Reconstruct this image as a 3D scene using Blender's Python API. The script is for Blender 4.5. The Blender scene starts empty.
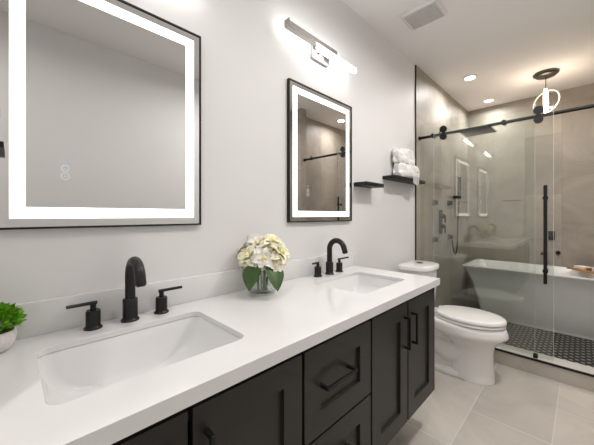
import bpy, bmesh, math, random
from mathutils import Vector, Matrix, noise
C = bpy.context.scene.collection
sc = bpy.context.scene
PI = math.pi
rnd = random.Random(7)

# ------------------------------------------------------------------ camera
H = 1.25
cam_d = bpy.data.cameras.new('camera')
cam = bpy.data.objects.new('camera', cam_d); C.objects.link(cam)
cam.location = (0, 0, H)
cam.rotation_euler = (PI/2, 0, math.radians(-44.95))
cam_d.sensor_fit = 'HORIZONTAL'; cam_d.sensor_width = 36
cam_d.lens = 36*285.5/594
cam_d.shift_y = -7.5/594
cam_d.clip_start = 0.02
sc.camera = cam

# ------------------------------------------------------------------ world, exposure
w = bpy.data.worlds.new('world'); sc.world = w; w.use_nodes = True
w.node_tree.nodes['Background'].inputs[0].default_value = (0.8, 0.85, 0.9, 1)
w.node_tree.nodes['Background'].inputs[1].default_value = 0.3
sc.view_settings.view_transform = 'Standard'
sc.view_settings.look = 'None'
sc.view_settings.gamma = 1
sc.view_settings.use_curve_mapping = False
sc.view_settings.exposure = 0.14

WARM = (1.0, 0.80, 0.62)
NEUT = (1.0, 0.972, 0.948)
L_ROOM_FILL = 7.8      # added unseen fill downlights in the bathroom, W
L_SHOWER = 8.5    # shower downlights, W
L_HALL_FILL = 10.0  # added unseen fill downlight in the entry, W
E_BAR = 9.5       # vanity light diffusers
E_LED = 2.6        # mirror light strips
E_RING = 7.0      # pendant

# ------------------------------------------------------------------ materials
def mat(name, col, rough=0.5, metal=0.0, var=0.0, vscale=6.0, bump=0.0, bscale=60.0, coat=0.0, emit=None, estr=0.0, spec=0.5, trans=0.0, sheen=0.0):
    m = bpy.data.materials.new(name); m.use_nodes = True
    nt = m.node_tree; b = nt.nodes['Principled BSDF']
    b.inputs['Base Color'].default_value = (*col, 1)
    b.inputs['Roughness'].default_value = rough
    b.inputs['Metallic'].default_value = metal
    b.inputs['Specular IOR Level'].default_value = spec
    b.inputs['Coat Weight'].default_value = coat
    b.inputs['Coat Roughness'].default_value = 0.05
    b.inputs['Transmission Weight'].default_value = trans
    b.inputs['Sheen Weight'].default_value = sheen
    if emit:
        b.inputs['Emission Color'].default_value = (*emit, 1)
        b.inputs['Emission Strength'].default_value = estr
    if var or bump:
        tc = nt.nodes.new('ShaderNodeTexCoord')
    if var:
        n = nt.nodes.new('ShaderNodeTexNoise'); n.inputs['Scale'].default_value = vscale; n.inputs['Detail'].default_value = 5
        nt.links.new(tc.outputs['Object'], n.inputs['Vector'])
        r = nt.nodes.new('ShaderNodeValToRGB')
        r.color_ramp.elements[0].position = 0.3; r.color_ramp.elements[1].position = 0.7
        r.color_ramp.elements[0].color = (*[max(0, c*(1-var)) for c in col], 1)
        r.color_ramp.elements[1].color = (*[min(1, c*(1+var)) for c in col], 1)
        nt.links.new(n.outputs['Fac'], r.inputs['Fac']); nt.links.new(r.outputs['Color'], b.inputs['Base Color'])
    if bump:
        n2 = nt.nodes.new('ShaderNodeTexNoise'); n2.inputs['Scale'].default_value = bscale; n2.inputs['Detail'].default_value = 4
        nt.links.new(tc.outputs['Object'], n2.inputs['Vector'])
        bp = nt.nodes.new('ShaderNodeBump'); bp.inputs['Strength'].default_value = bump; bp.inputs['Distance'].default_value = 0.004
        nt.links.new(n2.outputs['Fac'], bp.inputs['Height']); nt.links.new(bp.outputs['Normal'], b.inputs['Normal'])
    return m

def tile_mat(name, axes, origin, bw, bh, col, grout, rough, var=0.16, mortar=0.0028, spec=0.5):
    """stone-look tile: brick pattern on two object axes, cloudy colour"""
    m = bpy.data.materials.new(name); m.use_nodes = True
    nt = m.node_tree; b = nt.nodes['Principled BSDF']; N = nt.nodes.new; Lk = nt.links.new
    tc = N('ShaderNodeTexCoord'); sp = N('ShaderNodeSeparateXYZ'); cb = N('ShaderNodeCombineXYZ')
    Lk(tc.outputs['Object'], sp.inputs[0])
    for i, ax in enumerate(axes):
        mth = N('ShaderNodeMath'); mth.operation = 'SUBTRACT'; mth.inputs[1].default_value = origin[i]
        Lk(sp.outputs['XYZ'.index(ax)], mth.inputs[0]); Lk(mth.outputs[0], cb.inputs[i])
    br = N('ShaderNodeTexBrick'); br.offset = 0.5; br.offset_frequency = 2
    br.inputs['Scale'].default_value = 1; br.inputs['Brick Width'].default_value = bw; br.inputs['Row Height'].default_value = bh
    br.inputs['Mortar Size'].default_value = mortar; br.inputs['Mortar Smooth'].default_value = 0.2; br.inputs['Bias'].default_value = 0
    br.inputs['Color1'].default_value = (0.9, 0.9, 0.9, 1); br.inputs['Color2'].default_value = (1.08, 1.08, 1.08, 1)
    br.inputs['Mortar'].default_value = (1, 1, 1, 1)
    Lk(cb.outputs[0], br.inputs['Vector'])
    n = N('ShaderNodeTexNoise'); n.inputs['Scale'].default_value = 1.9; n.inputs['Detail'].default_value = 8; n.inputs['Roughness'].default_value = 0.62; n.inputs['Distortion'].default_value = 0.9
    Lk(tc.outputs['Object'], n.inputs['Vector'])
    r = N('ShaderNodeValToRGB'); r.color_ramp.elements[0].position = 0.32; r.color_ramp.elements[1].position = 0.68
    r.color_ramp.elements[0].color = (*[c*(1-var) for c in col], 1); r.color_ramp.elements[1].color = (*[c*(1+var) for c in col], 1)
    Lk(n.outputs['Fac'], r.inputs['Fac'])
    mu = N('ShaderNodeMix'); mu.data_type = 'RGBA'; mu.blend_type = 'MULTIPLY'; mu.inputs[0].default_value = 1
    Lk(r.outputs['Color'], mu.inputs[6]); Lk(br.outputs['Color'], mu.inputs[7])
    mx = N('ShaderNodeMix'); mx.data_type = 'RGBA'
    Lk(br.outputs['Fac'], mx.inputs[0]); Lk(mu.outputs[2], mx.inputs[6]); mx.inputs[7].default_value = (*grout, 1)
    Lk(mx.outputs[2], b.inputs['Base Color'])
    b.inputs['Roughness'].default_value = rough; b.inputs['Specular IOR Level'].default_value = spec
    bp = N('ShaderNodeBump'); bp.inputs['Strength'].default_value = 0.3; bp.inputs['Distance'].default_value = 0.002; bp.invert = True
    Lk(br.outputs['Fac'], bp.inputs['Height']); Lk(bp.outputs['Normal'], b.inputs['Normal'])
    return m

def mosaic_mat():
    """black tiles with a staggered lattice of pale dots and thin grey joints"""
    m = bpy.data.materials.new('black dotted mosaic'); m.use_nodes = True
    nt = m.node_tree; b = nt.nodes['Principled BSDF']; N = nt.nodes.new; Lk = nt.links.new
    tc = N('ShaderNodeTexCoord')
    masks = []
    for off in ((0, 0, 0), (0.5, 0.5, 0)):
        mp = N('ShaderNodeMapping'); mp.inputs['Scale'].default_value = (1/0.072, 1/0.072, 0); mp.inputs['Location'].default_value = off
        Lk(tc.outputs['Object'], mp.inputs['Vector'])
        fr = N('ShaderNodeVectorMath'); fr.operation = 'FRACTION'; Lk(mp.outputs[0], fr.inputs[0])
        sb = N('ShaderNodeVectorMath'); sb.operation = 'SUBTRACT'; sb.inputs[1].default_value = (0.5, 0.5, 0); Lk(fr.outputs[0], sb.inputs[0])
        ln = N('ShaderNodeVectorMath'); ln.operation = 'LENGTH'; Lk(sb.outputs[0], ln.inputs[0])
        lt = N('ShaderNodeMath'); lt.operation = 'LESS_THAN'; lt.inputs[1].default_value = 0.19; Lk(ln.outputs['Value'], lt.inputs[0])
        masks.append(lt)
    mxm = N('ShaderNodeMath'); mxm.operation = 'MAXIMUM'; Lk(masks[0].outputs[0], mxm.inputs[0]); Lk(masks[1].outputs[0], mxm.inputs[1])
    br = N('ShaderNodeTexBrick'); br.inputs['Scale'].default_value = 1; br.inputs['Brick Width'].default_value = 0.072; br.inputs['Row Height'].default_value = 0.036
    br.inputs['Mortar Size'].default_value = 0.0012; br.inputs['Color1'].default_value = (0.008, 0.008, 0.008, 1); br.inputs['Color2'].default_value = (0.014, 0.013, 0.012, 1)
    br.inputs['Mortar'].default_value = (0.015, 0.014, 0.013, 1); Lk(tc.outputs['Object'], br.inputs['Vector'])
    mx = N('ShaderNodeMix'); mx.data_type = 'RGBA'; Lk(mxm.outputs[0], mx.inputs[0]); Lk(br.outputs['Color'], mx.inputs[6]); mx.inputs[7].default_value = (0.26, 0.245, 0.22, 1)
    Lk(mx.outputs[2], b.inputs['Base Color']); b.inputs['Roughness'].default_value = 0.5; b.inputs['Specular IOR Level'].default_value = 0.3
    return m

def pane_mat(name, tint, rmul=1.0):
    """clear pane: Schlick reflection over tinted transparency"""
    m = bpy.data.materials.new(name); m.use_nodes = True
    nt = m.node_tree; N = nt.nodes.new; Lk = nt.links.new
    nt.nodes.remove(nt.nodes['Principled BSDF']); out = nt.nodes['Material Output']
    lw = N('ShaderNodeLayerWeight'); lw.inputs['Blend'].default_value = 0.5
    p = N('ShaderNodeMath'); p.operation = 'POWER'; p.inputs[1].default_value = 5; Lk(lw.outputs['Facing'], p.inputs[0])
    q = N('ShaderNodeMath'); q.operation = 'MULTIPLY_ADD'; q.inputs[1].default_value = 0.955*rmul; q.inputs[2].default_value = 0.045*rmul; Lk(p.outputs[0], q.inputs[0])
    t = N('ShaderNodeBsdfTransparent'); t.inputs[0].default_value = (*tint, 1)
    g = N('ShaderNodeBsdfGlossy'); g.inputs['Roughness'].default_value = 0.0
    s = N('ShaderNodeMixShader'); Lk(q.outputs[0], s.inputs[0]); Lk(t.outputs[0], s.inputs[1]); Lk(g.outputs[0], s.inputs[2])
    Lk(s.outputs[0], out.inputs['Surface'])
    return m

def emis(name, col, strength):
    m = bpy.data.materials.new(name); m.use_nodes = True
    nt = m.node_tree; nt.nodes.remove(nt.nodes['Principled BSDF'])
    e = nt.nodes.new('ShaderNodeEmission'); e.inputs[0].default_value = (*col, 1); e.inputs[1].default_value = strength
    nt.links.new(e.outputs[0], nt.nodes['Material Output'].inputs['Surface'])
    return m

M = dict(
    paint=mat('white wall paint', (0.735, 0.725, 0.72), 0.55, bump=0.05, bscale=220),
    ceil=mat('ceiling paint', (0.86, 0.845, 0.83), 0.8, bump=0.03, bscale=260),
    quartz=mat('white quartz', (0.74, 0.73, 0.725), 0.16, var=0.025, vscale=3.5),
    wood=mat('charcoal brown lacquer', (0.0205, 0.0182, 0.0152), 0.42, bump=0.03, bscale=300),
    gap=mat('cabinet carcass black', (0.008, 0.008, 0.008), 0.7, var=0.2),
    black=mat('matte black metal', (0.0075, 0.0072, 0.007), 0.36, spec=0.4, var=0.15, vscale=30),
    blacks=mat('black hardware', (0.006, 0.006, 0.006), 0.45, spec=0.35, var=0.1, vscale=30),
    porc=mat('white porcelain', (0.80, 0.785, 0.765), 0.12, coat=0.4, var=0.012, vscale=2),
    basin=mat('white sink porcelain', (0.80, 0.795, 0.79), 0.1, coat=0.4, var=0.01, vscale=2),
    acryl=mat('white acrylic', (0.78, 0.775, 0.76), 0.14, var=0.01, vscale=2),
    chrome=mat('brushed chrome', (0.42, 0.40, 0.38), 0.25, metal=1.0, var=0.05, vscale=40),
    grey=mat('dark bronze metal', (0.13, 0.12, 0.11), 0.32, metal=0.9, var=0.08, vscale=30),
    mirror=mat('silvered glass', (0.76, 0.755, 0.75), 0.0, metal=1.0),
    led=emis('mirror light strip', (1.0, 0.985, 0.96), E_LED),
    bar=emis('vanity diffuser', (1.0, 0.985, 0.965), E_BAR),
    ring=emis('pendant light strip', (1.0, 0.86, 0.68), E_RING), ring2=emis('pendant dim strip', (1.0, 0.88, 0.72), E_RING*.3),
    lens=emis('downlight lens', (1.0, 0.95, 0.88), 9.0),
    touch=emis('touch button glow', (0.55, 0.66, 1.0), 0.75),
    touchw=emis('touch button ring', (0.85, 0.88, 0.95), 0.8),
    white=mat('white plastic', (0.74, 0.72, 0.70), 0.4, var=0.01),
    grille=mat('vent grille shade', (0.40, 0.38, 0.36), 0.7, var=0.05, vscale=90),
    towel=mat('white terry', (0.86, 0.845, 0.83), 0.95, bump=0.9, bscale=170, sheen=0.3, var=0.03, vscale=40),
    petal=mat('cream petal', (0.88, 0.84, 0.62), 0.6, var=0.1, vscale=22),
    petalw=mat('white petal', (0.88, 0.85, 0.76), 0.6, var=0.05, vscale=22),
    pollen=mat('yellow centre', (0.85, 0.74, 0.34), 0.8, var=0.2, vscale=80),
    leaf=mat('green leaf', (0.03, 0.078, 0.008), 0.38, var=0.35, vscale=26),
    stem=mat('green stem', (0.07, 0.14, 0.03), 0.5, var=0.2, vscale=30),
    sprig=mat('bright green foliage', (0.17, 0.44, 0.012), 0.5, var=0.5, vscale=38),
    bowl=mat('speckled white ceramic', (0.70, 0.67, 0.65), 0.5, var=0.08, vscale=130),
    soil=mat('dark moss', (0.05, 0.055, 0.02), 0.9, var=0.4, vscale=90),
    bamboo=mat('tray wood', (0.42, 0.22, 0.07), 0.4, var=0.25, vscale=14),
    cloth=mat('pinkish white cloth', (0.80, 0.70, 0.68), 0.9, bump=0.5, bscale=150, var=0.04),
    walnut=mat('dark wooden soap', (0.12, 0.06, 0.035), 0.5, var=0.2, vscale=30),
    pane=pane_mat('shower glass', (0.955, 0.968, 0.955), 1.25),
    vase=pane_mat('vase glass', (0.93, 0.95, 0.94), 1.3),
    edge=mat('glass edge', (0.50, 0.56, 0.52), 0.2, var=0.02),
    water=pane_mat('vase water', (0.95, 0.97, 0.95), 0.4),
    floor=tile_mat('floor tile', 'XY', (2.08, 0.12-0.39*3), 0.80, 0.39, (0.47, 0.43, 0.385), (0.57, 0.54, 0.50), 0.32, 0.17, 0.003),
    tiley=tile_mat('wall tile vanity side', 'ZX', (1.145, 2.9), 0.735, 0.345, (0.34, 0.305, 0.26), (0.24, 0.22, 0.19), 0.50, 0.2, 0.002),
    tilex=tile_mat('wall tile tub side', 'ZY', (1.145, 0.18-0.345*4), 0.735, 0.345, (0.34, 0.305, 0.26), (0.24, 0.22, 0.19), 0.50, 0.2, 0.002),
    curb=tile_mat('curb tile', 'YZ', (0.128-.31, -0.3), 0.62, 0.60, (0.46, 0.42, 0.37), (0.45, 0.42, 0.39), 0.3, 0.17, 0.003),
    sill=mat('curb stone top', (0.55, 0.53, 0.49), 0.25, var=0.06, vscale=8),
    mosaic=mosaic_mat(),
)

# ------------------------------------------------------------------ mesh helpers
def box(bm, x0, x1, y0, y1, z0, z1, bev=0.0, seg=2):
    t = bmesh.new()
    bmesh.ops.create_cube(t, size=1)
    bmesh.ops.scale(t, vec=(abs(x1-x0), abs(y1-y0), abs(z1-z0)), verts=t.verts)
    bmesh.ops.translate(t, vec=((x0+x1)/2, (y0+y1)/2, (z0+z1)/2), verts=t.verts)
    if bev: bmesh.ops.bevel(t, geom=t.edges[:], offset=bev, segments=seg, profile=0.5, affect='EDGES')
    merge(bm, t)

def merge(bm, t, mtx=None):
    if mtx is not None: bmesh.ops.transform(t, matrix=mtx, verts=t.verts)
    me = bpy.data.meshes.new('tmp'); t.to_mesh(me); t.free(); bm.from_mesh(me); bpy.data.meshes.remove(me)

def cyl(bm, p, q, r, r2=None, seg=24):
    p, q = Vector(p), Vector(q); d = q-p
    t = bmesh.new()
    bmesh.ops.create_cone(t, cap_ends=True, segments=seg, radius1=r, radius2=r if r2 is None else r2, depth=d.length)
    merge(bm, t, Matrix.Translation((p+q)/2) @ d.to_track_quat('Z', 'Y').to_matrix().to_4x4())

def lathe(bm, prof, c=(0, 0, 0), seg=32):
    rings = []
    for r, z in prof:
        if r < 1e-5: rings.append([bm.verts.new((c[0], c[1], c[2]+z))])
        else: rings.append([bm.verts.new((c[0]+r*math.cos(2*PI*i/seg), c[1]+r*math.sin(2*PI*i/seg), c[2]+z)) for i in range(seg)])
    for a, b in zip(rings, rings[1:]):
        for i in range(seg):
            j = (i+1) % seg
            if len(a) == 1: f = (a[0], b[j], b[i])
            elif len(b) == 1: f = (a[i], a[j], b[0])
            else: f = (a[i], a[j], b[j], b[i])
            bm.faces.new(f)

def loft(bm, rings, cap0=True, cap1=True, closed=False):
    vr = [[bm.verts.new(p) for p in r] for r in rings]
    n = len(vr[0])
    pairs = list(zip(vr, vr[1:])) + ([(vr[-1], vr[0])] if closed else [])
    for a, b in pairs:
        for i in range(n):
            j = (i+1) % n; bm.faces.new((a[i], a[j], b[j], b[i]))
    if not closed:
        if cap0: bm.faces.new(vr[0][::-1])
        if cap1: bm.faces.new(vr[-1])

def tube(bm, pts, r, seg=14, closed=False, flat=1.0):
    pts = [Vector(p) for p in pts]; n = len(pts); rings = []
    rr = r if isinstance(r, (list, tuple)) else [r]*n
    up = None
    for i, p in enumerate(pts):
        if closed: d = pts[(i+1) % n]-pts[i-1]
        else: d = pts[min(i+1, n-1)]-pts[max(i-1, 0)]
        d.normalize()
        if up is None:
            up = d.orthogonal().normalized()
        up = (up-d*up.dot(d)).normalized(); s = d.cross(up)
        rings.append([p+(up*math.cos(2*PI*k/seg)+s*math.sin(2*PI*k/seg)*flat)*rr[i] for k in range(seg)])
    loft(bm, rings, closed=closed)

def rrect(cx, cy, w, d, r, n=6):
    out = []
    for sx, sy, a0 in ((1, 1, 0), (-1, 1, PI/2), (-1, -1, PI), (1, -1, 3*PI/2)):
        for k in range(n+1):
            a = a0+PI/2*k/n
            out.append((cx+sx*(w/2-r)+r*math.cos(a), cy+sy*(d/2-r)+r*math.sin(a)))
    return out

def obj(name, bm, m, parent=None, smooth=None):
    bmesh.ops.recalc_face_normals(bm, faces=bm.faces[:])
    me = bpy.data.meshes.new(name); bm.to_mesh(me); bm.free()
    o = bpy.data.objects.new(name, me); C.objects.link(o)
    me.materials.append(m)
    ang = math.radians(38) if smooth is None else smooth
    if ang:
        for p in me.polygons: p.use_smooth = True
        try: me.set_sharp_from_angle(angle=ang)
        except Exception: pass
    if parent:
        o.parent = parent
        o.matrix_parent_inverse = Matrix.Translation(parent.location).inverted() if parent.parent is None and parent.type == 'EMPTY' else Matrix.Identity(4)
    return o

def part(name, m, parent, *boxes, bev=0.0):
    bm = bmesh.new()
    for b in boxes: box(bm, *b, bev=bev)
    return obj(name, bm, m, parent)

def tag(o, label, cat, group=None):
    o['label'] = label; o['category'] = cat
    if group: o['group'] = group
    return o

def thing(name, loc, label, cat, group=None):
    o = bpy.data.objects.new(name, None); C.objects.link(o); o.location = loc; o.empty_display_size = 0.05
    return tag(o, label, cat, group)

def struct(name, m, *boxes, bev=0.0):
    bm = bmesh.new()
    for b in boxes: box(bm, *b, bev=bev)
    o = obj(name, bm, m); o['kind'] = 'structure'
    return o

def copy_thing(root, d, label, group=None):
    def rec(o, par):
        c = o.copy(); C.objects.link(c); c.parent = par
        if par is not None: c.matrix_parent_inverse = o.matrix_parent_inverse.copy()
        for ch in list(o.children): rec(ch, c)
        return c
    kids = list(root.children)
    c = root.copy(); C.objects.link(c)
    for ch in kids: rec(ch, c)
    c.location = Vector(root.location)+Vector(d)
    c['label'] = label
    if group: c['group'] = group
    return c

# ------------------------------------------------------------------ setting
D, CE = 1.2, 2.765
XL, XR, YF = -1.25, 4.73, -0.68
TE = 2.89            # tile starts here on the vanity wall
struct('floor', M['floor'], (XL-.1, XR+.1, YF-.1, D+.1, -0.1, 0))
struct('ceiling', M['ceil'], (XL-.1, XR+.1, YF-.1, D+.1, CE, CE+0.1))
struct('wall_back', M['paint'], (XL-.1, XR+.1, D, D+0.1, 0, CE))
struct('wall_front', M['paint'], (XL-.1, XR+.1, YF-0.1, YF, 0, CE))
struct('wall_right', M['tilex'], (XR, XR+0.1, YF, D, 0, CE))
struct('wall_left', M['paint'], (XL-0.1, XL, YF, D, 0, CE))
struct('wall_entry_return', M['paint'], (-0.205, -0.085, 0.70, D, 0, CE))
struct('wall_tile_back', M['tiley'], (TE, XR, D-0.01, D, 0, CE))
struct('wall_tile_front', M['tiley'], (TE+.11, XR, YF, YF+0.01, 0, CE))
struct('wall_tile_stub', M['tiley'], (TE, TE+0.11, YF, YF+0.23, 0, CE))
struct('trim_1', M['blacks'], (TE-0.008, TE, D-0.012, D, 0, CE))
struct('shower_floor', M['mosaic'], (TE+0.15, XR, YF+0.01, D-0.01, 0, 0.012))
struct('shower_curb', M['curb'], (TE+0.01, TE+0.14, YF+0.23, D-0.01, 0, 0.112))
struct('shower_sill', M['sill'], (TE+0.013, TE+0.155, YF+0.23, D-0.01, 0.112, 0.122))
struct('trim_2', M['blacks'], (TE+0.004, TE+0.013, YF+0.23, D-0.01, 0.108, 0.124))
struct('baseboard_back', M['white'], (1.80, TE-0.01, D-0.014, D, 0, 0.11))
struct('baseboard_front', M['white'], (XL, TE, YF, YF+0.014, 0, 0.11))

# ------------------------------------------------------------------ lamps in the ceiling
def downlight(x, y, power, label, col=NEUT, group='recessed ceiling downlights'):
    t = thing('downlight', (x, y, CE), label, 'ceiling light', group)
    bm = bmesh.new(); lathe(bm, [(0.052, -0.001), (0.068, -0.001), (0.068, -0.006), (0.054, -0.009), (0.052, -0.001)], (x, y, CE))
    obj('trim_ring', bm, M['white'], t)
    bm = bmesh.new(); lathe(bm, [(0, -0.001), (0.052, -0.001), (0.052, -0.005), (0, -0.005)], (x, y, CE))
    obj('lens', bm, M['lens'], t)
    l = bpy.data.lights.new('downlight_lamp', 'AREA'); l.shape = 'DISK'; l.size = 0.09; l.energy = power; l.color = col; l.spread = math.radians(165)
    lo = bpy.data.objects.new('lamp', l); C.objects.link(lo); lo.parent = t; lo.location = (0, 0, -0.010)
    return t
downlight(3.57, 0.88, L_SHOWER, 'round recessed downlight above the rain shower head, nearer of two lit in the shower ceiling')
downlight(4.46, 0.88, L_SHOWER*.8, 'round recessed downlight in the far back corner of the shower ceiling by the pendant')
downlight(3.73, -0.37, L_SHOWER, 'round recessed downlight seen only in the small far mirror')
downlight(0.55, 0.33, L_ROOM_FILL*.35, 'added round fill downlight above the vanity aisle, out of view overhead')  # this and the next two are added to brighten the bathroom, unseen
downlight(2.0, 0.0, L_ROOM_FILL*2.2, 'added round fill downlight over the floor before the toilet, out of view overhead')
downlight(1.28, 0.2, L_ROOM_FILL*.6, 'added round fill downlight in front of the drawers, out of view overhead')
downlight(-0.65, 0.0, L_HALL_FILL, 'added round fill downlight in the entry behind the viewer')  # added as soft fill from the entry, never in view

# ceiling vent
t = thing('exhaust_fan', (2.205, 0.84, CE), 'square white exhaust fan grille on the bathroom ceiling', 'vent')
bm = bmesh.new()
loft(bm, [[(x, y, z) for x, y in rrect(2.195, 0.85, wx, wy, .006, 2)] for wx, wy, z in ((.235, .275, CE), (.235, .275, CE-.006), (.21, .245, CE-.022), (.19, .225, CE-.022), (.19, .225, CE-.014))], cap0=False, cap1=False)
obj('frame', bm, M['white'], t)
bm = bmesh.new(); box(bm, 2.10, 2.29, .7375, .9625, CE-.015, CE-.011); obj('backing', bm, M['grille'], t)
bm = bmesh.new()
for i in range(16):
    y = .745+i*.014; box(bm, 2.10, 2.29, y, y+.004, CE-.021, CE-.015)
for i in range(13):
    x = 2.106+i*.0142; box(bm, x, x+.003, .7375, .9625, CE-.0205, CE-.015)
obj('louver_grille', bm, M['white'], t)

# ------------------------------------------------------------------ vanity
FY = 0.618   # door front plane
v = thing('vanity_cabinet', (0.85, 0.9, 0.22), 'long charcoal brown floating vanity with shaker doors and two drawers', 'cabinet')
part('body', M['gap'], v, (-.06, -.042, .645, D, .222, .842), (1.741, 1.759, .64, D, .222, .842), (-.042, 1.741, .645, D, .222, .24),
     (-.042, 1.741, D-.012, D, .24, .842), (-.042, 1.741, .643, .66, .80, .842), (.635, .655, .66, D-.012, .24, .80), (1.042, 1.062, .66, D-.012, .24, .80))
part('end_panel', M['wood'], v, (1.759, 1.7635, FY, D, .22, .842), bev=.001)
def shaker(bm, x0, x1, z0, z1, st=.075, y=FY, th=.02, rec=.012):
    box(bm, x0, x0+st, y, y+th, z0, z1); box(bm, x1-st, x1, y, y+th, z0, z1)
    box(bm, x0+st, x1-st, y, y+th, z1-st, z1); box(bm, x0+st, x1-st, y, y+th, z0, z0+st)
    box(bm, x0+st, x1-st, y+rec, y+th, z0+st, z1-st)
def pull(parent, a, b, rot):
    """square bar pull; a and b are the ends (x,z)"""
    bm = bmesh.new(); r = .0052; y1, y0 = FY, FY-.034
    if rot == 'v':
        box(bm, a[0]-r, a[0]+r, y0, y0+2*r, a[1], b[1], bev=.001, seg=1)
        for z in (a[1], b[1]-2*r): box(bm, a[0]-r, a[0]+r, y0+2*r, y1, z, z+2*r)
    else:
        box(bm, a[0], b[0], y0, y0+2*r, a[1]-r, a[1]+r, bev=.001, seg=1)
        for x in (a[0], b[0]-2*r): box(bm, x, x+2*r, y0+2*r, y1+.012, a[1]-r, a[1]+r)
    obj('handle', bm, M['blacks'], parent)
g = .0062
for x0, x1, hx in ((-.06, .281, .243), (.281, .645, .319), (1.052, 1.400, 1.358), (1.400, 1.7585, 1.442)):
    bm = bmesh.new(); shaker(bm, x0+g, x1-g, .222, .816)
    d = obj('door', bm, M['wood'], v); pull(d, (hx, .60), (hx, .755), 'v')
for z0, z1 in ((.519, .816), (.222, .511)):
    bm = bmesh.new(); shaker(bm, .645+g, 1.052-g, z0, z1, .078)
    d = obj('drawer', bm, M['wood'], v); zc = (z0+z1)/2
    pull(d, (.728, zc+.012), (.903, zc+.012), 'h')

# ------------------------------------------------------------------ countertop with two cut-outs
SINKS = [(0.277, 0.889, .462, .338), (1.382, 0.886, .45, .335)]
def counter():
    cu = bpy.data.curves.new('countertop', 'CURVE'); cu.dimensions = '2D'; cu.fill_mode = 'BOTH'; cu.extrude = .0082; cu.bevel_depth = .0008; cu.bevel_resolution = 2; cu.offset = -.0008
    loops = [[(-.062, .591), (1.772, .591), (1.772, D), (-.062, D)]]
    for x, y, wx, wy in SINKS: loops.append(rrect(x, y, wx, wy, .034)[::-1])
    for lp in loops:
        s = cu.splines.new('POLY'); s.points.add(len(lp)-1); s.use_cyclic_u = True
        for p, q in zip(s.points, lp): p.co = (q[0], q[1], 0, 1)
    o = bpy.data.objects.new('tmp', cu); C.objects.link(o)
    dg = bpy.context.evaluated_depsgraph_get(); me = bpy.data.meshes.new_from_object(o.evaluated_get(dg))
    bpy.data.objects.remove(o)
    me.name = 'countertop'; me.materials.clear(); me.materials.append(M['quartz'])
    c = bpy.data.objects.new('countertop', me); C.objects.link(c); c.location = (0, 0, .871)
    bm = bmesh.new(); bm.from_mesh(me)
    box(bm, -.062, 1.772, .591, .613, -.028, -.0082); box(bm, 1.750, 1.772, .613, D, -.028, -.0082)
    bm.to_mesh(me); bm.free()
    for p in me.polygons: p.use_smooth = False
    return c
tag(counter(), 'long white quartz countertop with two sink cut-outs on the dark vanity', 'countertop')
bm = bmesh.new(); box(bm, -.062, 1.772, D-.02, D, .8802, .985, bev=.0015)
tag(obj('backsplash', bm, M['quartz']), 'low white quartz backsplash strip along the wall behind the faucets', 'backsplash')

def sink(x, y, wx, wy, label):
    t = thing('sink', (x, y, .70), label, 'sink', 'undermount sinks')
    prof = [(1.09, 1.12, .8615), (1.02, 1.03, .8615), (1.008, 1.011, .860), (.985, .992, .842), (.955, .987, .815), (.90, .982, .785), (.82, .975, .761), (.70, .967, .741), (.54, .957, .727), (.36, .93, .719), (.18, .88, .715), (.08, .5, .7135)]
    rings = []
    for sx, sy, z in prof:
        rr = min(.033, wx*sx*.42, wy*sy*.42)
        rings.append([(a, b, z) for a, b in rrect(x, y, wx*sx, wy*sy, rr)])
    back = [[(x+(p[0]-x)*1.02, y+(p[1]-y)*1.02, p[2]-.008) for p in r] for r in rings[::-1]]
    bm = bmesh.new(); loft(bm, rings+back, closed=False, cap0=False, cap1=False)
    obj('basin', bm, M['basin'], t, smooth=math.radians(40))
    bm = bmesh.new(); lathe(bm, [(0, .008), (.022, .007), (.026, .003), (.03, .001), (.03, -.003), (0, -.003)], (x, y, .716)); obj('drain', bm, M['black'], t)
sink(*SINKS[0], 'white rectangular undermount sink nearer the viewer, beside the small green plant')
sink(*SINKS[1], 'white rectangular undermount sink at the far end of the counter near the toilet')

def faucet(x, y, label):
    z = .8803
    t = thing('faucet', (x, y, z), label, 'faucet', 'black widespread faucets')
    bm = bmesh.new(); lathe(bm, [(0, 0), (.029, 0), (.029, .004), (.0245, .008), (.0235, .012), (.0235, .074), (.0215, .077), (0, .077)], (x, y, z))
    obj('spout_base', bm, M['black'], t)
    pts = []; R = .056
    for i in range(4): pts.append((x, y, z+.07+i*.028))
    for i in range(1, 17):
        a = PI*i/16*.93; pts.append((x, y-R+R*math.cos(a), z+.157+R*math.sin(a)))
    p = Vector(pts[-1]); d = (p-Vector(pts[-2])).normalized()
    pts.append(tuple(p+d*.028))
    bm = bmesh.new(); tube(bm, pts, [.0165]*len(pts), seg=20); sp = obj('spout', bm, M['black'], t)
    e = Vector(pts[-1]); bm = bmesh.new(); cyl(bm, e-d*.002, e+d*.004, .013); obj('aerator', bm, M['blacks'], sp)
    for s in (-1, 1):
        hx = x+s*.107; hy = y+.004
        bm = bmesh.new(); lathe(bm, [(0, 0), (.026, 0), (.026, .004), (.0215, .008), (.0205, .012), (.0205, .056), (.019, .059), (0, .059)], (hx, hy, z))
        b = obj('handle_base', bm, M['black'], t)
        bm = bmesh.new(); cyl(bm, (hx, hy, z+.058), (hx, hy, z+.078), .0085)
        a = Vector((hx-s*.010, hy+.004, z+.0815)); q = Vector((hx+s*.070, hy-.022, z+.088))
        cyl(bm, a, q, .0056, .0052); obj('lever', bm, M['black'], b)
faucet(.295, 1.128, 'matte black gooseneck faucet with two lever handles behind the near sink')
faucet(1.408, 1.122, 'matte black gooseneck faucet with two lever handles behind the far sink')

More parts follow.
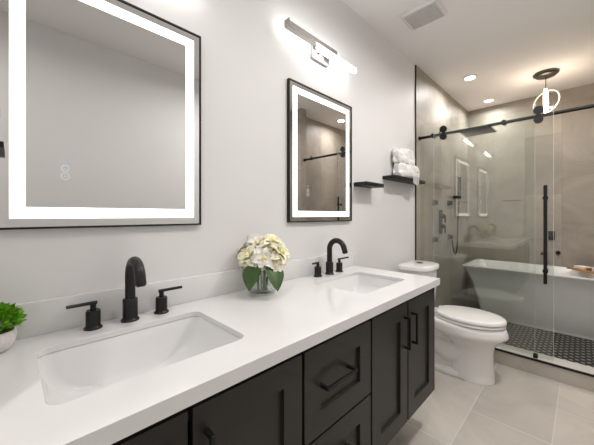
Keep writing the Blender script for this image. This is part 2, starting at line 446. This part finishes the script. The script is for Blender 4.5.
# ------------------------------------------------------------------ lighted mirrors
def mirror(x0, label):
    x1, z0, z1, y = x0+.624, 1.207, 2.031, D
    t = thing('mirror', ((x0+x1)/2, D, (z0+z1)/2), label, 'mirror', 'lighted vanity mirrors')
    f = .0065; yb = y-.020
    part('frame', M['blacks'], t, (x0, x0+f, yb, y, z0, z1), (x1-f, x1, yb, y, z0, z1), (x0+f, x1-f, yb, y, z0, z0+f), (x0+f, x1-f, yb, y, z1-f, z1))
    bm = bmesh.new(); box(bm, x0+f, x1-f, yb+.004, y-.001, z0+f, z1-f); gl = obj('mirror_glass', bm, M['mirror'], t, smooth=0)
    a, b = .032, .067; yf = yb+.0032
    bm = bmesh.new()
    for bx in ((x0+a, x0+b, z0+a, z1-a), (x1-b, x1-a, z0+a, z1-a), (x0+b, x1-b, z0+a, z0+b), (x0+b, x1-b, z1-b, z1-a)):
        box(bm, bx[0], bx[1], yf, yb+.0042, bx[2], bx[3])
    obj('light_strip', bm, M['led'], t, smooth=0)
    xb = x0+.160
    for k, (dz, r, m) in enumerate(((.218, .004, 'touch'), (.194, .0095, 'touchw'), (.168, .0105, 'touchw'))):
        bm = bmesh.new()
        tube(bm, [(xb+r*math.cos(2*PI*i/20), yb+.0036, z0+dz+r*math.sin(2*PI*i/20)) for i in range(20)], .0008, 6, closed=True)
        cyl(bm, (xb-r*.35, yb+.0036, z0+dz), (xb+r*.35, yb+.0036, z0+dz), .0007, seg=6)
        obj('touch_button', bm, M[m], t)
mirror(-.038, 'large lit rectangular mirror with thin black frame over the near sink')
mirror(1.116, 'lit rectangular mirror with thin black frame over the far sink')

# ------------------------------------------------------------------ vanity wall lights
def vanity_light(dx, label):
    t = thing('vanity_light', (1.38+dx, D, 2.265), label, 'wall light', 'staggered bar wall lights')
    part('backplate', M['chrome'], t, (1.315+dx, 1.475+dx, D-.022, D, 2.225, 2.31), bev=.002)
    for ax in (1.355, 1.415): part('arm', M['chrome'], t, (ax+dx, ax+.02+dx, D-.085, D-.022, 2.262, 2.28))
    ch = part('channel', M['chrome'], t, (1.045+dx, 1.462+dx, D-.098, D-.086, 2.262, 2.288), (1.04+dx, 1.046+dx, D-.098, D-.060, 2.262, 2.300), (1.045+dx, 1.462+dx, D-.088, D-.058, 2.2615, 2.2648))
    bm = bmesh.new(); box(bm, 1.048+dx, 1.458+dx, D-.0858, D-.062, 2.266, 2.298, bev=.003); obj('upper_diffuser', bm, M['bar'], ch)
    bm = bmesh.new(); box(bm, 1.285+dx, 1.680+dx, D-.097, D-.073, 2.230, 2.2615, bev=.004); lo = obj('lower_diffuser', bm, M['bar'], t)
    part('end_cap', M['chrome'], lo, (1.6802+dx, 1.685+dx, D-.098, D-.072, 2.229, 2.2625))
vanity_light(0, 'staggered double bar wall light glowing above the far mirror')
vanity_light(-1.115, 'staggered double bar wall light above the near mirror, only its glow at the top edge')

# ------------------------------------------------------------------ floating shelves and towels
for x0, x1, z, lab in ((1.79, 2.04, 1.463, 'short empty black floating shelf right of the far mirror'), (2.22, 2.86, 1.553, 'longer black floating shelf above the toilet holding white towels')):
    bm = bmesh.new(); box(bm, x0, x1, 1.09, D, z, z+.028, bev=.0015)
    tag(obj('floating_shelf', bm, M['blacks']), lab, 'shelf', 'black floating shelves')

def towel(x0, x1, y0, y1, z0, z1, layers, seed, label, flap=None):
    bm = bmesh.new(); n = layers; hz = (z1-z0)/n
    for k in range(n):
        t = bmesh.new(); bmesh.ops.create_cube(t, size=1)
        bmesh.ops.subdivide_edges(t, edges=t.edges[:], cuts=20, use_grid_fill=True)
        cx, cy, cz = (x0+x1)/2, (y0+y1)/2, z0+hz*(k+.5)
        for p in t.verts:
            q = Vector((p.co.x*2, p.co.y*2, p.co.z*2))
            # rounded folded edge
            e = (abs(q.x)**4+abs(q.y)**4+abs(q.z)**4)**.25
            q = q/max(e, 1e-4)*max(abs(q.x), abs(q.y), abs(q.z))
            p.co = Vector((cx+q.x*(x1-x0)/2, cy+q.y*(y1-y0)/2, cz+q.z*hz*.53))
            nv = noise.noise_vector(p.co*16+Vector((seed, seed*2, k*3))); nv2 = noise.noise_vector(p.co*42+Vector((seed, 0, k)))
            p.co += Vector((nv.x*.022, nv.y*.012, nv.z*.020)) + nv2*.009
            if p.co.z < z0: p.co.z = z0
        merge(bm, t)
    if flap:
        fx0, fx1, zb = flap
        rows = []
        for i in range(9):
            s = i/8; row = []
            for jx in range(13):
                u = jx/12; x = fx0+(fx1-fx0)*u
                if s < .3: yy, zz = y0+.03-(s/.3)*.04, z0+.026
                else: yy, zz = y0-.013, z0+.026-(s-.3)/.7*(z0+.026-zb)*(.75+.25*math.sin(u*PI))
                row.append((x, yy+.004*math.sin(u*14), zz))
            rows.append(row)
        t = bmesh.new(); vs = [[t.verts.new(p) for p in r] for r in rows]
        for a, b in zip(vs, vs[1:]):
            for i in range(12): t.faces.new((a[i], a[i+1], b[i+1], b[i]))
        r = bmesh.ops.solidify(t, geom=t.faces[:], thickness=.008)
        merge(bm, t)
    o = obj('towel', bm, M['towel'], smooth=math.radians(80))
    return tag(o, label, 'towel', 'white towels on the long shelf')
towel(2.36, 2.77, 1.094, 1.192, 1.582, 1.71, 1, 3, 'fluffy white towel folded at the bottom of the pile on the longer black shelf', flap=(2.56, 2.70, 1.525))
towel(2.35, 2.68, 1.10, 1.192, 1.705, 1.835, 1, 9, 'fluffy white folded towel on top of the pile above the toilet')

# towel bar on the return wall, seen in reflections
t = thing('towel_bar', (-.085, .85, 1.49), 'black towel bar on the entry side wall, seen reflected at the left mirror edge', 'towel bar')
part('bar', M['blacks'], t, (-.040, -.020, .725, .975, 1.48, 1.50))
for y in (.745, .945): part('post', M['blacks'], t, (-.085, -.040, y, y+.02, 1.478, 1.502))

# ------------------------------------------------------------------ flowers in a glass vase
VX, VY, VZ = .842, 1.075, .8803
t = thing('vase', (VX, VY, VZ), 'clear round glass vase of white flowers on the counter between the sinks', 'vase')
bm = bmesh.new(); lathe(bm, [(0, 0), (.052, 0), (.062, .004), (.0665, .016), (.0675, .06), (.066, .100), (.066, .103), (.063, .103), (.0645, .06), (.0635, .018), (.058, .010), (0, .009)], (VX, VY, VZ), 40)
obj('glass', bm, M['vase'], t)
bm = bmesh.new(); lathe(bm, [(0, .011), (.057, .011), (.0625, .02), (.0632, .058), (0, .058)], (VX, VY, VZ), 40); obj('water', bm, M['water'], t)

def leaf_mesh(bm, base, d, L, W, droop, twist=0):
    base = Vector(base); d = Vector(d).normalized(); up = Vector((0, 0, 1)); s = d.cross(up)
    if s.length < .1: s = Vector((1, 0, 0))
    s.normalize(); s = (Matrix.Rotation(twist, 3, d) @ s); nrm = s.cross(d).normalized()
    vs = []
    for i in range(9):
        u = i/8; wd = W*math.sin(PI*min(1, u**.75))**.8*(1-.15*u)
        c = base+d*(L*u)+Vector((0, 0, -droop*u*u*L))
        vs.append([bm.verts.new(c+s*(wd*k/2)+nrm*(abs(k)*.10*wd)) for k in (-1, -.5, 0, .5, 1)])
    for a, b in zip(vs, vs[1:]):
        for i in range(4): bm.faces.new((a[i], a[i+1], b[i+1], b[i]))

def blossom(cx, cy, cz, R, nrm, seed, m, label, leaves=()):
    r = random.Random(seed)
    base = (VX+(cx-VX)*.25, VY+(cy-VY)*.25, VZ+.014)
    t = thing('flower', base, label, 'flower', 'cream white flowers in the vase')
    q = Vector(nrm).normalized().to_track_quat('Z', 'Y').to_matrix().to_4x4(); T = Matrix.Translation((cx, cy, cz)) @ q
    bm = bmesh.new()
    for ringi, (n, el, sz, off) in enumerate(((7, -.25, 1.08, 0), (7, .2, 1.0, .5), (6, .6, .85, .2), (5, .95, .66, .6), (4, 1.2, .48, .1))):
        for k in range(n):
            a = 2*PI*(k+off)/n+r.uniform(-.2, .2); e = el+r.uniform(-.16, .16); L = R*sz*r.uniform(.85, 1.12); W = L*.76
            vs = []
            for i in range(6):
                u = i/5; wd = W*(math.sin(PI*(.12+.80*u))**.8)
                rad = L*u; bend = e-.55*u*u+.15
                c = Vector((math.cos(a)*rad*math.cos(bend), math.sin(a)*rad*math.cos(bend), rad*math.sin(bend)))
                s = Vector((-math.sin(a), math.cos(a), 0))
                vs.append([bm.verts.new(T @ (c+s*(wd*kk/2)+Vector((0, 0, (kk*kk)*.12*L+r.uniform(-.07, .07)*L)))) for kk in (-1, -.4, .4, 1)])
            for p, b in zip(vs, vs[1:]):
                for i in range(3): bm.faces.new((p[i], p[i+1], b[i+1], b[i]))
    o = obj('petals', bm, m, t, smooth=math.radians(75))
    bm = bmesh.new(); bmesh.ops.create_icosphere(bm, subdivisions=2, radius=R*.19)
    for p in bm.verts: p.co *= 1+.15*noise.noise(p.co*300)
    bmesh.ops.transform(bm, matrix=T @ Matrix.Translation((0, 0, R*.30)), verts=bm.verts); obj('flower_center', bm, M['pollen'], t)
    bm = bmesh.new(); b = Vector(base); e = Vector((cx, cy, cz)); mid = b.lerp(e, .5); mid.x = VX+(mid.x-VX)*.55; mid.y = VY+(mid.y-VY)*.55
    tube(bm, [b, b.lerp(mid, .5), mid, mid.lerp(e, .5), e], .003, 8); obj('stem', bm, M['stem'], t)
    for lf in leaves:
        bm = bmesh.new(); leaf_mesh(bm, *lf); obj('leaf', bm, M['leaf'], t, smooth=math.radians(80))
F = [  # offsets along the viewer's right (u) and toward the viewer (f), height
    (-.062, .030, .175, .062, (-.5, -.6, .55)), (-.022, -.005, .228, .058, (-.3, -.5, .8)), (.040, .005, .238, .062, (.3, -.5, .8)),
    (.078, .030, .190, .064, (.7, -.55, .5)), (.008, .060, .172, .058, (0, -1, .35)), (-.088, -.02, .20, .052, (-.8, -.2, .6)), (.03, -.06, .20, .055, (.3, .4, .8)), (.058, .055, .142, .050, (.3, -.9, .1))]
LB = ['leftmost front cream flower facing the viewer in the glass vase', 'topmost white flower left of centre in the vase bunch', 'topmost cream flower right of centre in the vase bunch',
      'rightmost yellow-tinged cream flower in the vase bunch', 'low front centre white flower just above the two big leaves', 'small white flower at the far left of the vase bunch', 'white flower at the back of the vase bunch by the wall', 'small low white flower hanging right over the vase rim']
u_ = Vector((.72, -.69, 0)); f_ = Vector((-.62, -.78, 0))
def vpt(a, b, z): return Vector((VX, VY, VZ+z))+u_*a+f_*b
def vdir(n): return u_*n[0]+f_*(-n[1])+Vector((0, 0, n[2]))
lv = {4: [(vpt(-.036, .058, .148), vdir((-.14, -.42, -.55)), .108, .098, .22, .15)], 7: [(vpt(.042, .060, .146), vdir((.16, -.42, -.55)), .110, .098, .22, -.15)],
      1: [(vpt(-.02, .03, .165), vdir((.4, -.6, .3)), .07, .03, .1, .3)]}
for i, (a, b, z, R, n) in enumerate(F):
    p = vpt(a, b, z); blossom(p.x, p.y, p.z, R, vdir(n), 20+i, M['petal'] if i in (0, 3, 2) else M['petalw'], LB[i], lv.get(i, ()))

t = thing('wall_outlet', (.88, D, 1.09), 'white outlet cover plate on the wall mostly hidden behind the flowers', 'outlet')
part('cover_plate', M['white'], t, (.845, .915, D-.006, D, 1.032, 1.150), bev=.002)
part('socket', M['white'], t, (.863, .897, D-.008, D-.006, 1.099, 1.132), (.8785, .8815, D-.0075, D-.006, 1.0855, 1.0985), (.863, .897, D-.008, D-.006, 1.052, 1.085), bev=.0005)

# ------------------------------------------------------------------ small potted plant at the left edge
PX, PY, PZ = -.035, 1.12, .8803
t = thing('potted_plant', (PX, PY, PZ), 'small bright green plant in a white bowl at the left end of the counter', 'plant')
bm = bmesh.new(); lathe(bm, [(0, 0), (.024, 0), (.035, .008), (.0425, .024), (.0455, .042), (.044, .054), (.041, .056), (.041, .050), (0, .048)], (PX, PY, PZ)); obj('pot', bm, M['bowl'], t)
bm = bmesh.new(); lathe(bm, [(0, .062), (.027, .058), (.040, .050), (0, .0485)], (PX, PY, PZ)); obj('soil', bm, M['soil'], t)
bm = bmesh.new()
for i in range(800):
    a = rnd.uniform(0, 2*PI); ph = math.acos(rnd.uniform(-.25, 1)); rr = rnd.uniform(.6, 1.0)
    d = Vector((math.cos(a)*math.sin(ph), math.sin(a)*math.sin(ph), math.cos(ph)))
    p = Vector((PX, PY, PZ+.078))+Vector((d.x*.052, d.y*.052, d.z*.046))*rr
    if p.x < -.066: continue
    dd = (d+Vector((rnd.uniform(-.6, .6), rnd.uniform(-.6, .6), rnd.uniform(-.3, .7)))).normalized()
    s = dd.orthogonal().normalized(); s = Matrix.Rotation(rnd.uniform(0, 6), 3, dd) @ s; L = rnd.uniform(.012, .019); wd = L*.34; nn = s.cross(dd)
    vs = [bm.verts.new(p), bm.verts.new(p+dd*L*.5+s*wd+nn*.0015), bm.verts.new(p+dd*L), bm.verts.new(p+dd*L*.5-s*wd+nn*.0015)]
    bm.faces.new(vs)
obj('foliage', bm, M['sprig'], t)

# ------------------------------------------------------------------ toilet
TX = 2.535
t = thing('toilet', (TX, .8, 0), 'white elongated two-piece toilet with closed lid between the vanity and shower', 'toilet')
def egg(yf, yb, hw, z, n=36, sq=1.0, cx=TX):
    """front (low y) rounded, back squarer"""
    ym = yf+(yb-yf)*.52; out = []
    for k in range(n):
        a = 2*PI*k/n; ca, sa = math.cos(a), math.sin(a)
        if sa < 0: x = hw*ca; y = ym+(ym-yf)*sa
        else:
            ex = .55; x = hw*math.copysign(abs(ca)**ex, ca)*(1-.22*sa); y = ym+(yb-ym)*abs(sa)**.7
        out.append((cx+x, y, z))
    return out
bm = bmesh.new()
loft(bm, [egg(*r) for r in ((.462, .75, .118, 0), (.460, .75, .120, .012), (.464, .745, .112, .04), (.470, .745, .104, .14), (.470, .75, .104, .22), (.462, .76, .110, .262), (.445, .82, .130, .295), (.404, .89, .170, .330), (.378, .925, .190, .352), (.376, .935, .191, .364), (.386, .94, .188, .395), (.396, .94, .184, .418), (.41, .935, .172, .425))])
# foot plate and rear trap body
loft(bm, [egg(*r) for r in ((.50, 1.09, .116, 0), (.50, 1.09, .118, .012), (.51, 1.085, .110, .03), (.53, 1.075, .098, .036))])
loft(bm, [egg(*r) for r in ((.80, 1.08, .085, .03), (.80, 1.08, .082, .20), (.74, 1.09, .105, .30), (.70, 1.12, .15, .37), (.70, 1.14, .17, .40), (.70, 1.14, .17, .418))])
loft(bm, [egg(*r) for r in ((.60, 1.08, .062, .03), (.60, 1.08, .060, .20), (.60, 1.0, .075, .32))])
tube(bm, [(TX, .62, .20), (TX, .70, .165), (TX, .77, .15), (TX, .84, .19), (TX, .90, .25), (TX, .97, .23), (TX, 1.02, .13), (TX, 1.03, .03)], [.09, .096, .098, .098, .098, .096, .092, .092], 18)
obj('bowl', bm, M['porc'], t, smooth=math.radians(50))
bm = bmesh.new()
loft(bm, [egg(*r) for r in ((.40, .855, .178, .427), (.392, .86, .184, .431), (.392, .86, .184, .444), (.398, .858, .180, .448))]); obj('seat', bm, M['porc'], t, smooth=math.radians(50))
bm = bmesh.new()
loft(bm, [egg(*r) for r in ((.398, .85, .178, .451), (.389, .855, .186, .455), (.389, .855, .186, .468), (.396, .85, .180, .478), (.42, .83, .16, .482))])
for s in (-1, 1): cyl(bm, (TX+s*.075-.02, .872, .452), (TX+s*.075+.02, .872, .452), .014)
obj('lid', bm, M['porc'], t, smooth=math.radians(50))
def dshape(hw, yf, yb, z, n=40):
    out = []
    for k in range(n):
        a = 2*PI*k/n; ca, sa = math.cos(a), math.sin(a); ex = .42 if sa > 0 else .62
        ym = yb-.07 if sa > 0 else yb-.07
        x = hw*math.copysign(abs(ca)**ex, ca); y = ym+(.07*abs(sa)**.42 if sa > 0 else -(ym-yf)*abs(sa)**.8)
        out.append((TX+x, y, z))
    return out
bm = bmesh.new()
loft(bm, [dshape(*r) for r in ((.15, .92, 1.12, .42), (.165, .91, 1.125, .45), (.185, .90, 1.13, .60), (.192, .893, 1.133, .782))]); obj('tank', bm, M['porc'], t, smooth=math.radians(45))
bm = bmesh.new()
loft(bm, [dshape(*r) for r in ((.198, .885, 1.137, .782), (.206, .877, 1.141, .788), (.206, .877, 1.141, .812), (.200, .885, 1.137, .822), (.17, .910, 1.12, .826))]); lid = obj('tank_lid', bm, M['porc'], t, smooth=math.radians(45))
bm = bmesh.new(); lathe(bm, [(0, 0), (.026, 0), (.026, .004), (.022, .007), (0, .007)], (TX+.02, 1.02, .826)); obj('flush_button', bm, M['grey'], lid)

# ------------------------------------------------------------------ shower glass
SX, FX = 2.935, 2.985   # sliding pane, fixed pane
t = thing('shower_screen', (FX, .73, .122), 'fixed clear glass shower panel nearest the tiled vanity wall', 'glass panel')
bm = bmesh.new(); box(bm, FX-.004, FX+.004, .275, D-.011, .124, 2.175); obj('pane', bm, M['pane'], t, smooth=0)
part('glass_edge', M['edge'], t, (FX-.004, FX+.004, .2725, .275, .124, 2.175))
RZ = 2.036; RX = 2.962
for y in (1.052, .475):
    bm = bmesh.new(); cyl(bm, (RX-.018, y, RZ), (FX-.0045, y, RZ), .021); cyl(bm, (FX+.0045, y, RZ), (FX+.014, y, RZ), .017); obj('rail_bolt', bm, M['blacks'], t)
t = thing('shower_rail', (RX, .36, RZ), 'round matte black sliding rail across the top of the shower opening', 'rail')
bm = bmesh.new(); cyl(bm, (RX, -.43, RZ), (RX, D-.02, RZ), .0135); obj('bar', bm, M['blacks'], t)
for y0, y1 in ((D-.024, D-.0102), (-.4498, -.425)):
    bm = bmesh.new(); cyl(bm, (RX, y0, RZ), (RX, y1, RZ), .020); obj('wall_socket', bm, M['blacks'], t)
bm = bmesh.new(); cyl(bm, (RX, -.33, RZ), (RX, -.30, RZ), .019); cyl(bm, (RX, -.315, RZ), (RX, -.315, RZ+.035), .008); obj('stopper', bm, M['blacks'], t)

t = thing('shower_door', (SX, .595, .13), 'sliding clear glass shower door with a tall black handle, hung on rollers', 'glass door')
bm = bmesh.new(); box(bm, SX-.004, SX+.004, .160, 1.035, .132, 2.10); obj('pane', bm, M['pane'], t, smooth=0)
part('glass_edge', M['edge'], t, (SX-.004, SX+.004, .1575, .160, .132, 2.10), (SX-.004, SX+.004, 1.035, 1.0365, .132, 2.10))
for y in (.945, .247):
    bm = bmesh.new()
    for dz, r in ((.036, .032), (-.036, .030)):
        cyl(bm, (SX-.022, y, RZ+dz), (SX-.0045, y, RZ+dz), r, seg=28); cyl(bm, (SX+.0045, y, RZ+dz*1.0), (SX+.012, y, RZ+dz), .012)
    box(bm, SX-.016, SX-.0045, y-.012, y+.012, RZ-.04, RZ+.04)
    obj('roller', bm, M['blacks'], t)
bm = bmesh.new()
for s, xx in ((-1, SX-.045), (1, SX+.032)):
    if s < 0: cyl(bm, (xx, .204, .722), (xx, .204, 1.478), .0115)
    for z in (.82, 1.38):
        if s < 0: cyl(bm, (xx, .204, z), (SX-.0045, .204, z), .010); lathe(bm, [(0, 0), (.017, 0), (.017, .02), (0, .02)], (xx, .204, z-.01), 20)
for z in (.82, 1.38): cyl(bm, (SX+.0045, .204, z), (SX+.014, .204, z), .014)
obj('handle', bm, M['blacks'], t)
bm = bmesh.new(); box(bm, SX-.018, SX-.006, 0.252, .280, .1222, .152, bev=.003); box(bm, SX+.006, SX+.018, .252, .280, .1222, .152, bev=.003); box(bm, SX-.018, SX+.018, .252, .280, .1222, .129)
tag(obj('door_guide', bm, M['blacks']), 'small black floor guide at the bottom of the sliding shower door', 'door guide')

# ------------------------------------------------------------------ shower fittings (vanity-side tile wall)
WY = D-.0102
t = thing('rain_shower', (3.56, WY, 2.19), 'square dark rain shower head on a wall arm behind the glass', 'shower head')
bm = bmesh.new(); box(bm, 3.42, 3.72, .66, .96, 2.150, 2.158, bev=.002); hd = obj('head_plate', bm, M['chrome'], t)
bm = bmesh.new(); box(bm, 3.435, 3.705, .675, .945, 2.147, 2.1502, bev=.001); obj('spray_face', bm, M['grey'], hd)
bm = bmesh.new(); cyl(bm, (3.57, .81, 2.158), (3.57, .81, 2.20), .014); tube(bm, [(3.57, .81, 2.195), (3.57, .84, 2.20), (3.57, 1.0, 2.20), (3.57, WY, 2.20)], .011); box(bm, 3.54, 3.60, WY-.008, WY, 2.17, 2.23, bev=.001); obj('arm', bm, M['blacks'], t)
labs = ['black square body jet on the tiled wall, upper left of the shower valve', 'black square body jet on the tiled wall, lower left of the shower valve', 'black square body jet on the tiled wall, upper right of the valve']
for (x, z), lb in zip(((3.37, 1.388), (3.37, .974), (3.86, 1.40)), labs):
    t = thing('body_jet', (x, WY, z), lb, 'body jet', 'square black body jets')
    part('plate', M['blacks'], t, (x-.032, x+.032, WY-.010, WY, z-.032, z+.032), bev=.001)
    part('nozzle', M['blacks'], t, (x-.024, x+.024, WY-.042, WY-.010, z-.024, z+.024), bev=.003)
t = thing('shower_valve', (3.58, WY, 1.17), 'tall black shower valve plate with two levers on the tiled wall', 'shower valve')
part('plate', M['blacks'], t, (3.53, 3.63, WY-.010, WY, 1.03, 1.31), bev=.002)
for z in (1.235, 1.115):
    bm = bmesh.new(); cyl(bm, (3.58, WY-.045, z), (3.58, WY-.010, z), .026); box(bm, 3.57, 3.59, WY-.060, WY-.045, z-.075, z+.012, bev=.002); obj('lever', bm, M['blacks'], t)
t = thing('hand_shower', (4.10, WY, 1.47), 'slim black hand shower wand in a wall holder with hanging hose', 'hand shower')
bm = bmesh.new(); cyl(bm, (4.10, WY-.055, 1.46), (4.10, WY-.060, 1.74), .017); obj('wand', bm, M['blacks'], t)
bm = bmesh.new(); box(bm, 4.05, 4.13, WY-.030, WY, 1.465, 1.50, bev=.002); cyl(bm, (4.10, WY-.055, 1.462), (4.10, WY-.055, 1.502), .024); box(bm, 4.085, 4.115, WY-.05, WY-.02, 1.47, 1.497); obj('holder', bm, M['blacks'], t)
bm = bmesh.new(); tube(bm, [(4.10, WY-.055, 1.46), (4.09, WY-.055, 1.35), (4.06, WY-.05, 1.15), (4.05, WY-.05, .95), (4.03, WY-.05, .82), (3.98, WY-.05, .75), (3.92, WY-.05, .78), (3.88, WY-.045, .87), (3.87, WY-.04, .96)], .0075, 10); obj('hose', bm, M['blacks'], t)
part('outlet_elbow', M['blacks'], t, (3.838, 3.902, WY-.010, WY, .945, 1.009), (3.85, 3.89, WY-.052, WY-.010, .955, .999), bev=.002)

# ------------------------------------------------------------------ freestanding tub
t = thing('bathtub', (4.34, .22, .012), 'white rectangular flared freestanding bathtub behind the shower glass', 'bathtub')
TCX, TCY = 4.335, .215
def tr(w_, d_, z, r=.05): return [(a, b, z) for a, b in rrect(TCX, TCY, w_, d_, r, 8)]
bm = bmesh.new()
rings = [tr(.55, 1.34, .0125, .06), tr(.55, 1.34, .045, .06), tr(.556, 1.352, .05, .06), tr(.585, 1.44, .25, .06), tr(.63, 1.57, .47, .05), tr(.675, 1.672, .592, .035), tr(.70, 1.705, .607, .03), tr(.704, 1.709, .613, .03), tr(.704, 1.709, .624, .03), tr(.698, 1.703, .628, .03),
         tr(.648, 1.625, .628, .05), tr(.64, 1.615, .622, .05), tr(.60, 1.50, .45, .08), tr(.54, 1.32, .22, .12), tr(.46, 1.15, .14, .14), tr(.25, .7, .125, .1)]
loft(bm, rings); obj('shell', bm, M['acryl'], t, smooth=math.radians(35))
bm = bmesh.new(); lathe(bm, [(0, .006), (.03, .004), (.034, 0), (0, 0)], (TCX, TCY, .1255)); obj('drain', bm, M['chrome'], t)

t = thing('tub_filler', (XR, .30, .88), 'black wall mounted tub filler with square plate on the tiled wall', 'tub faucet')
part('plate', M['blacks'], t, (XR-.012, XR, .245, .305, .94, 1.05), bev=.002)
bm = bmesh.new(); box(bm, XR-.045, XR-.012, .262, .290, .985, 1.01, bev=.002); obj('lever', bm, M['blacks'], t)
bm = bmesh.new(); box(bm, XR-.20, XR, .315, .365, .768, .79, bev=.003); obj('spout', bm, M['blacks'], t)
bm = bmesh.new(); cyl(bm, (XR-.03, .215, .79), (XR, .215, .79), .022); obj('knob', bm, M['blacks'], t)

# wooden caddy tray across the tub with bath things
ang = math.radians(225)
u = Vector((math.cos(ang), math.sin(ang), 0)); vv = Vector((-u.y, u.x, 0))   # u along the tray, vv across
if vv.x < 0: vv = -vv
P1 = Vector((4.545, .135, .6285))
def tp(a, b, z=0): return P1+u*a+vv*b+Vector((0, 0, z))
def tbox(bm, a0, a1, b0, b1, z0, z1, bev=.002):
    t_ = bmesh.new(); bmesh.ops.create_cube(t_, size=1); bmesh.ops.scale(t_, vec=(a1-a0, b1-b0, z1-z0), verts=t_.verts)
    if bev: bmesh.ops.bevel(t_, geom=t_.edges[:], offset=bev, segments=2, profile=.5, affect='EDGES')
    c = tp((a0+a1)/2, (b0+b1)/2, (z0+z1)/2); R = Matrix(((u.x, vv.x, 0), (u.y, vv.y, 0), (0, 0, 1))).to_4x4()
    merge(bm, t_, Matrix.Translation(c) @ R)
t = thing('bath_tray', tp(.4, .1), 'wooden bath tray laid across the tub rim at the right edge', 'tray')
bm = bmesh.new(); tbox(bm, 0, .86, 0, .20, 0, .014); obj('board', bm, M['bamboo'], t)
bm = bmesh.new(); tbox(bm, 0, .86, 0, .010, .0142, .026); obj('rail', bm, M['bamboo'], t)
bm = bmesh.new(); tbox(bm, 0, .86, .19, .20, .0142, .026); obj('rail', bm, M['bamboo'], t)
def cloth(a0, a1, b0, b1, h, lab, m, nm, cat):
    bm = bmesh.new(); n = 3 if nm == 'washcloth' else 1
    for k in range(n): tbox(bm, a0, a1, b0, b1, .0145+h*k/n, .0145+h*(k+1)/n-.0006, bev=min(.006, h/n*.42))
    tag(obj(nm, bm, m), lab, cat)
cloth(.03, .15, .05, .15, .030, 'folded pinkish white washcloth at the visible end of the wooden bath tray', M['cloth'], 'washcloth', 'washcloth')
cloth(.165, .215, .06, .14, .022, 'dark brown soap bar between the two cloths on the bath tray', M['walnut'], 'soap_bar', 'soap')
cloth(.23, .36, .05, .15, .045, 'taller folded white washcloth farther along the wooden bath tray', M['cloth'], 'washcloth', 'washcloth')

# ------------------------------------------------------------------ pendant over the tub
QX, QY = 4.03, .28
t = thing('pendant_light', (QX, QY, CE), 'pendant of two crossed glowing rings hung from the shower ceiling over the tub', 'pendant light')
bm = bmesh.new(); lathe(bm, [(0, 0), (.102, 0), (.107, -.006), (.107, -.016), (.088, -.018), (.088, -.034), (.082, -.038), (0, -.038)], (QX, QY, CE), 40); obj('canopy', bm, M['grey'], t)
bm = bmesh.new(); cyl(bm, (QX, QY, 2.60), (QX, QY, CE-.038), .0035, seg=10); cyl(bm, (QX, QY, 2.585), (QX, QY, 2.605), .010, seg=12); obj('cord', bm, M['grey'], t)
def ring(R, az, tilt, cz, name, hw, mm):
    n = 56; q = Matrix.Rotation(az, 3, 'Z') @ Matrix.Rotation(tilt, 3, 'X')
    def loop(r, hw):
        return [[Vector((QX, QY, cz)) + q @ Vector((rr*math.cos(2*PI*k/n), ww, rr*math.sin(2*PI*k/n))) for rr, ww in ((r[0], -hw), (r[1], -hw), (r[1], hw), (r[0], hw))] for k in range(n)]
    bm = bmesh.new(); loft(bm, loop((R-.004, R), hw), closed=True); o = obj(name, bm, M['chrome'], t)
    bm = bmesh.new(); loft(bm, loop((R-.007, R-.0042), hw*.8), closed=True); obj('light_strip', bm, mm, o)
    bm = bmesh.new(); loft(bm, loop((R+.0002, R+.003), hw*.8), closed=True); obj('light_strip', bm, mm, o)
ring(.135, math.radians(0), 0, 2.455, 'ring', .015, M['ring'])
ring(.125, math.radians(62), math.radians(8), 2.452, 'ring', .003, M['ring2'])
pl = bpy.data.lights.new('pendant_lamp', 'POINT'); pl.energy = 6.5; pl.color = WARM; pl.shadow_soft_size = .10
po = bpy.data.objects.new('lamp', pl); C.objects.link(po); po.parent = t; po.location = (0, 0, 2.455-CE)
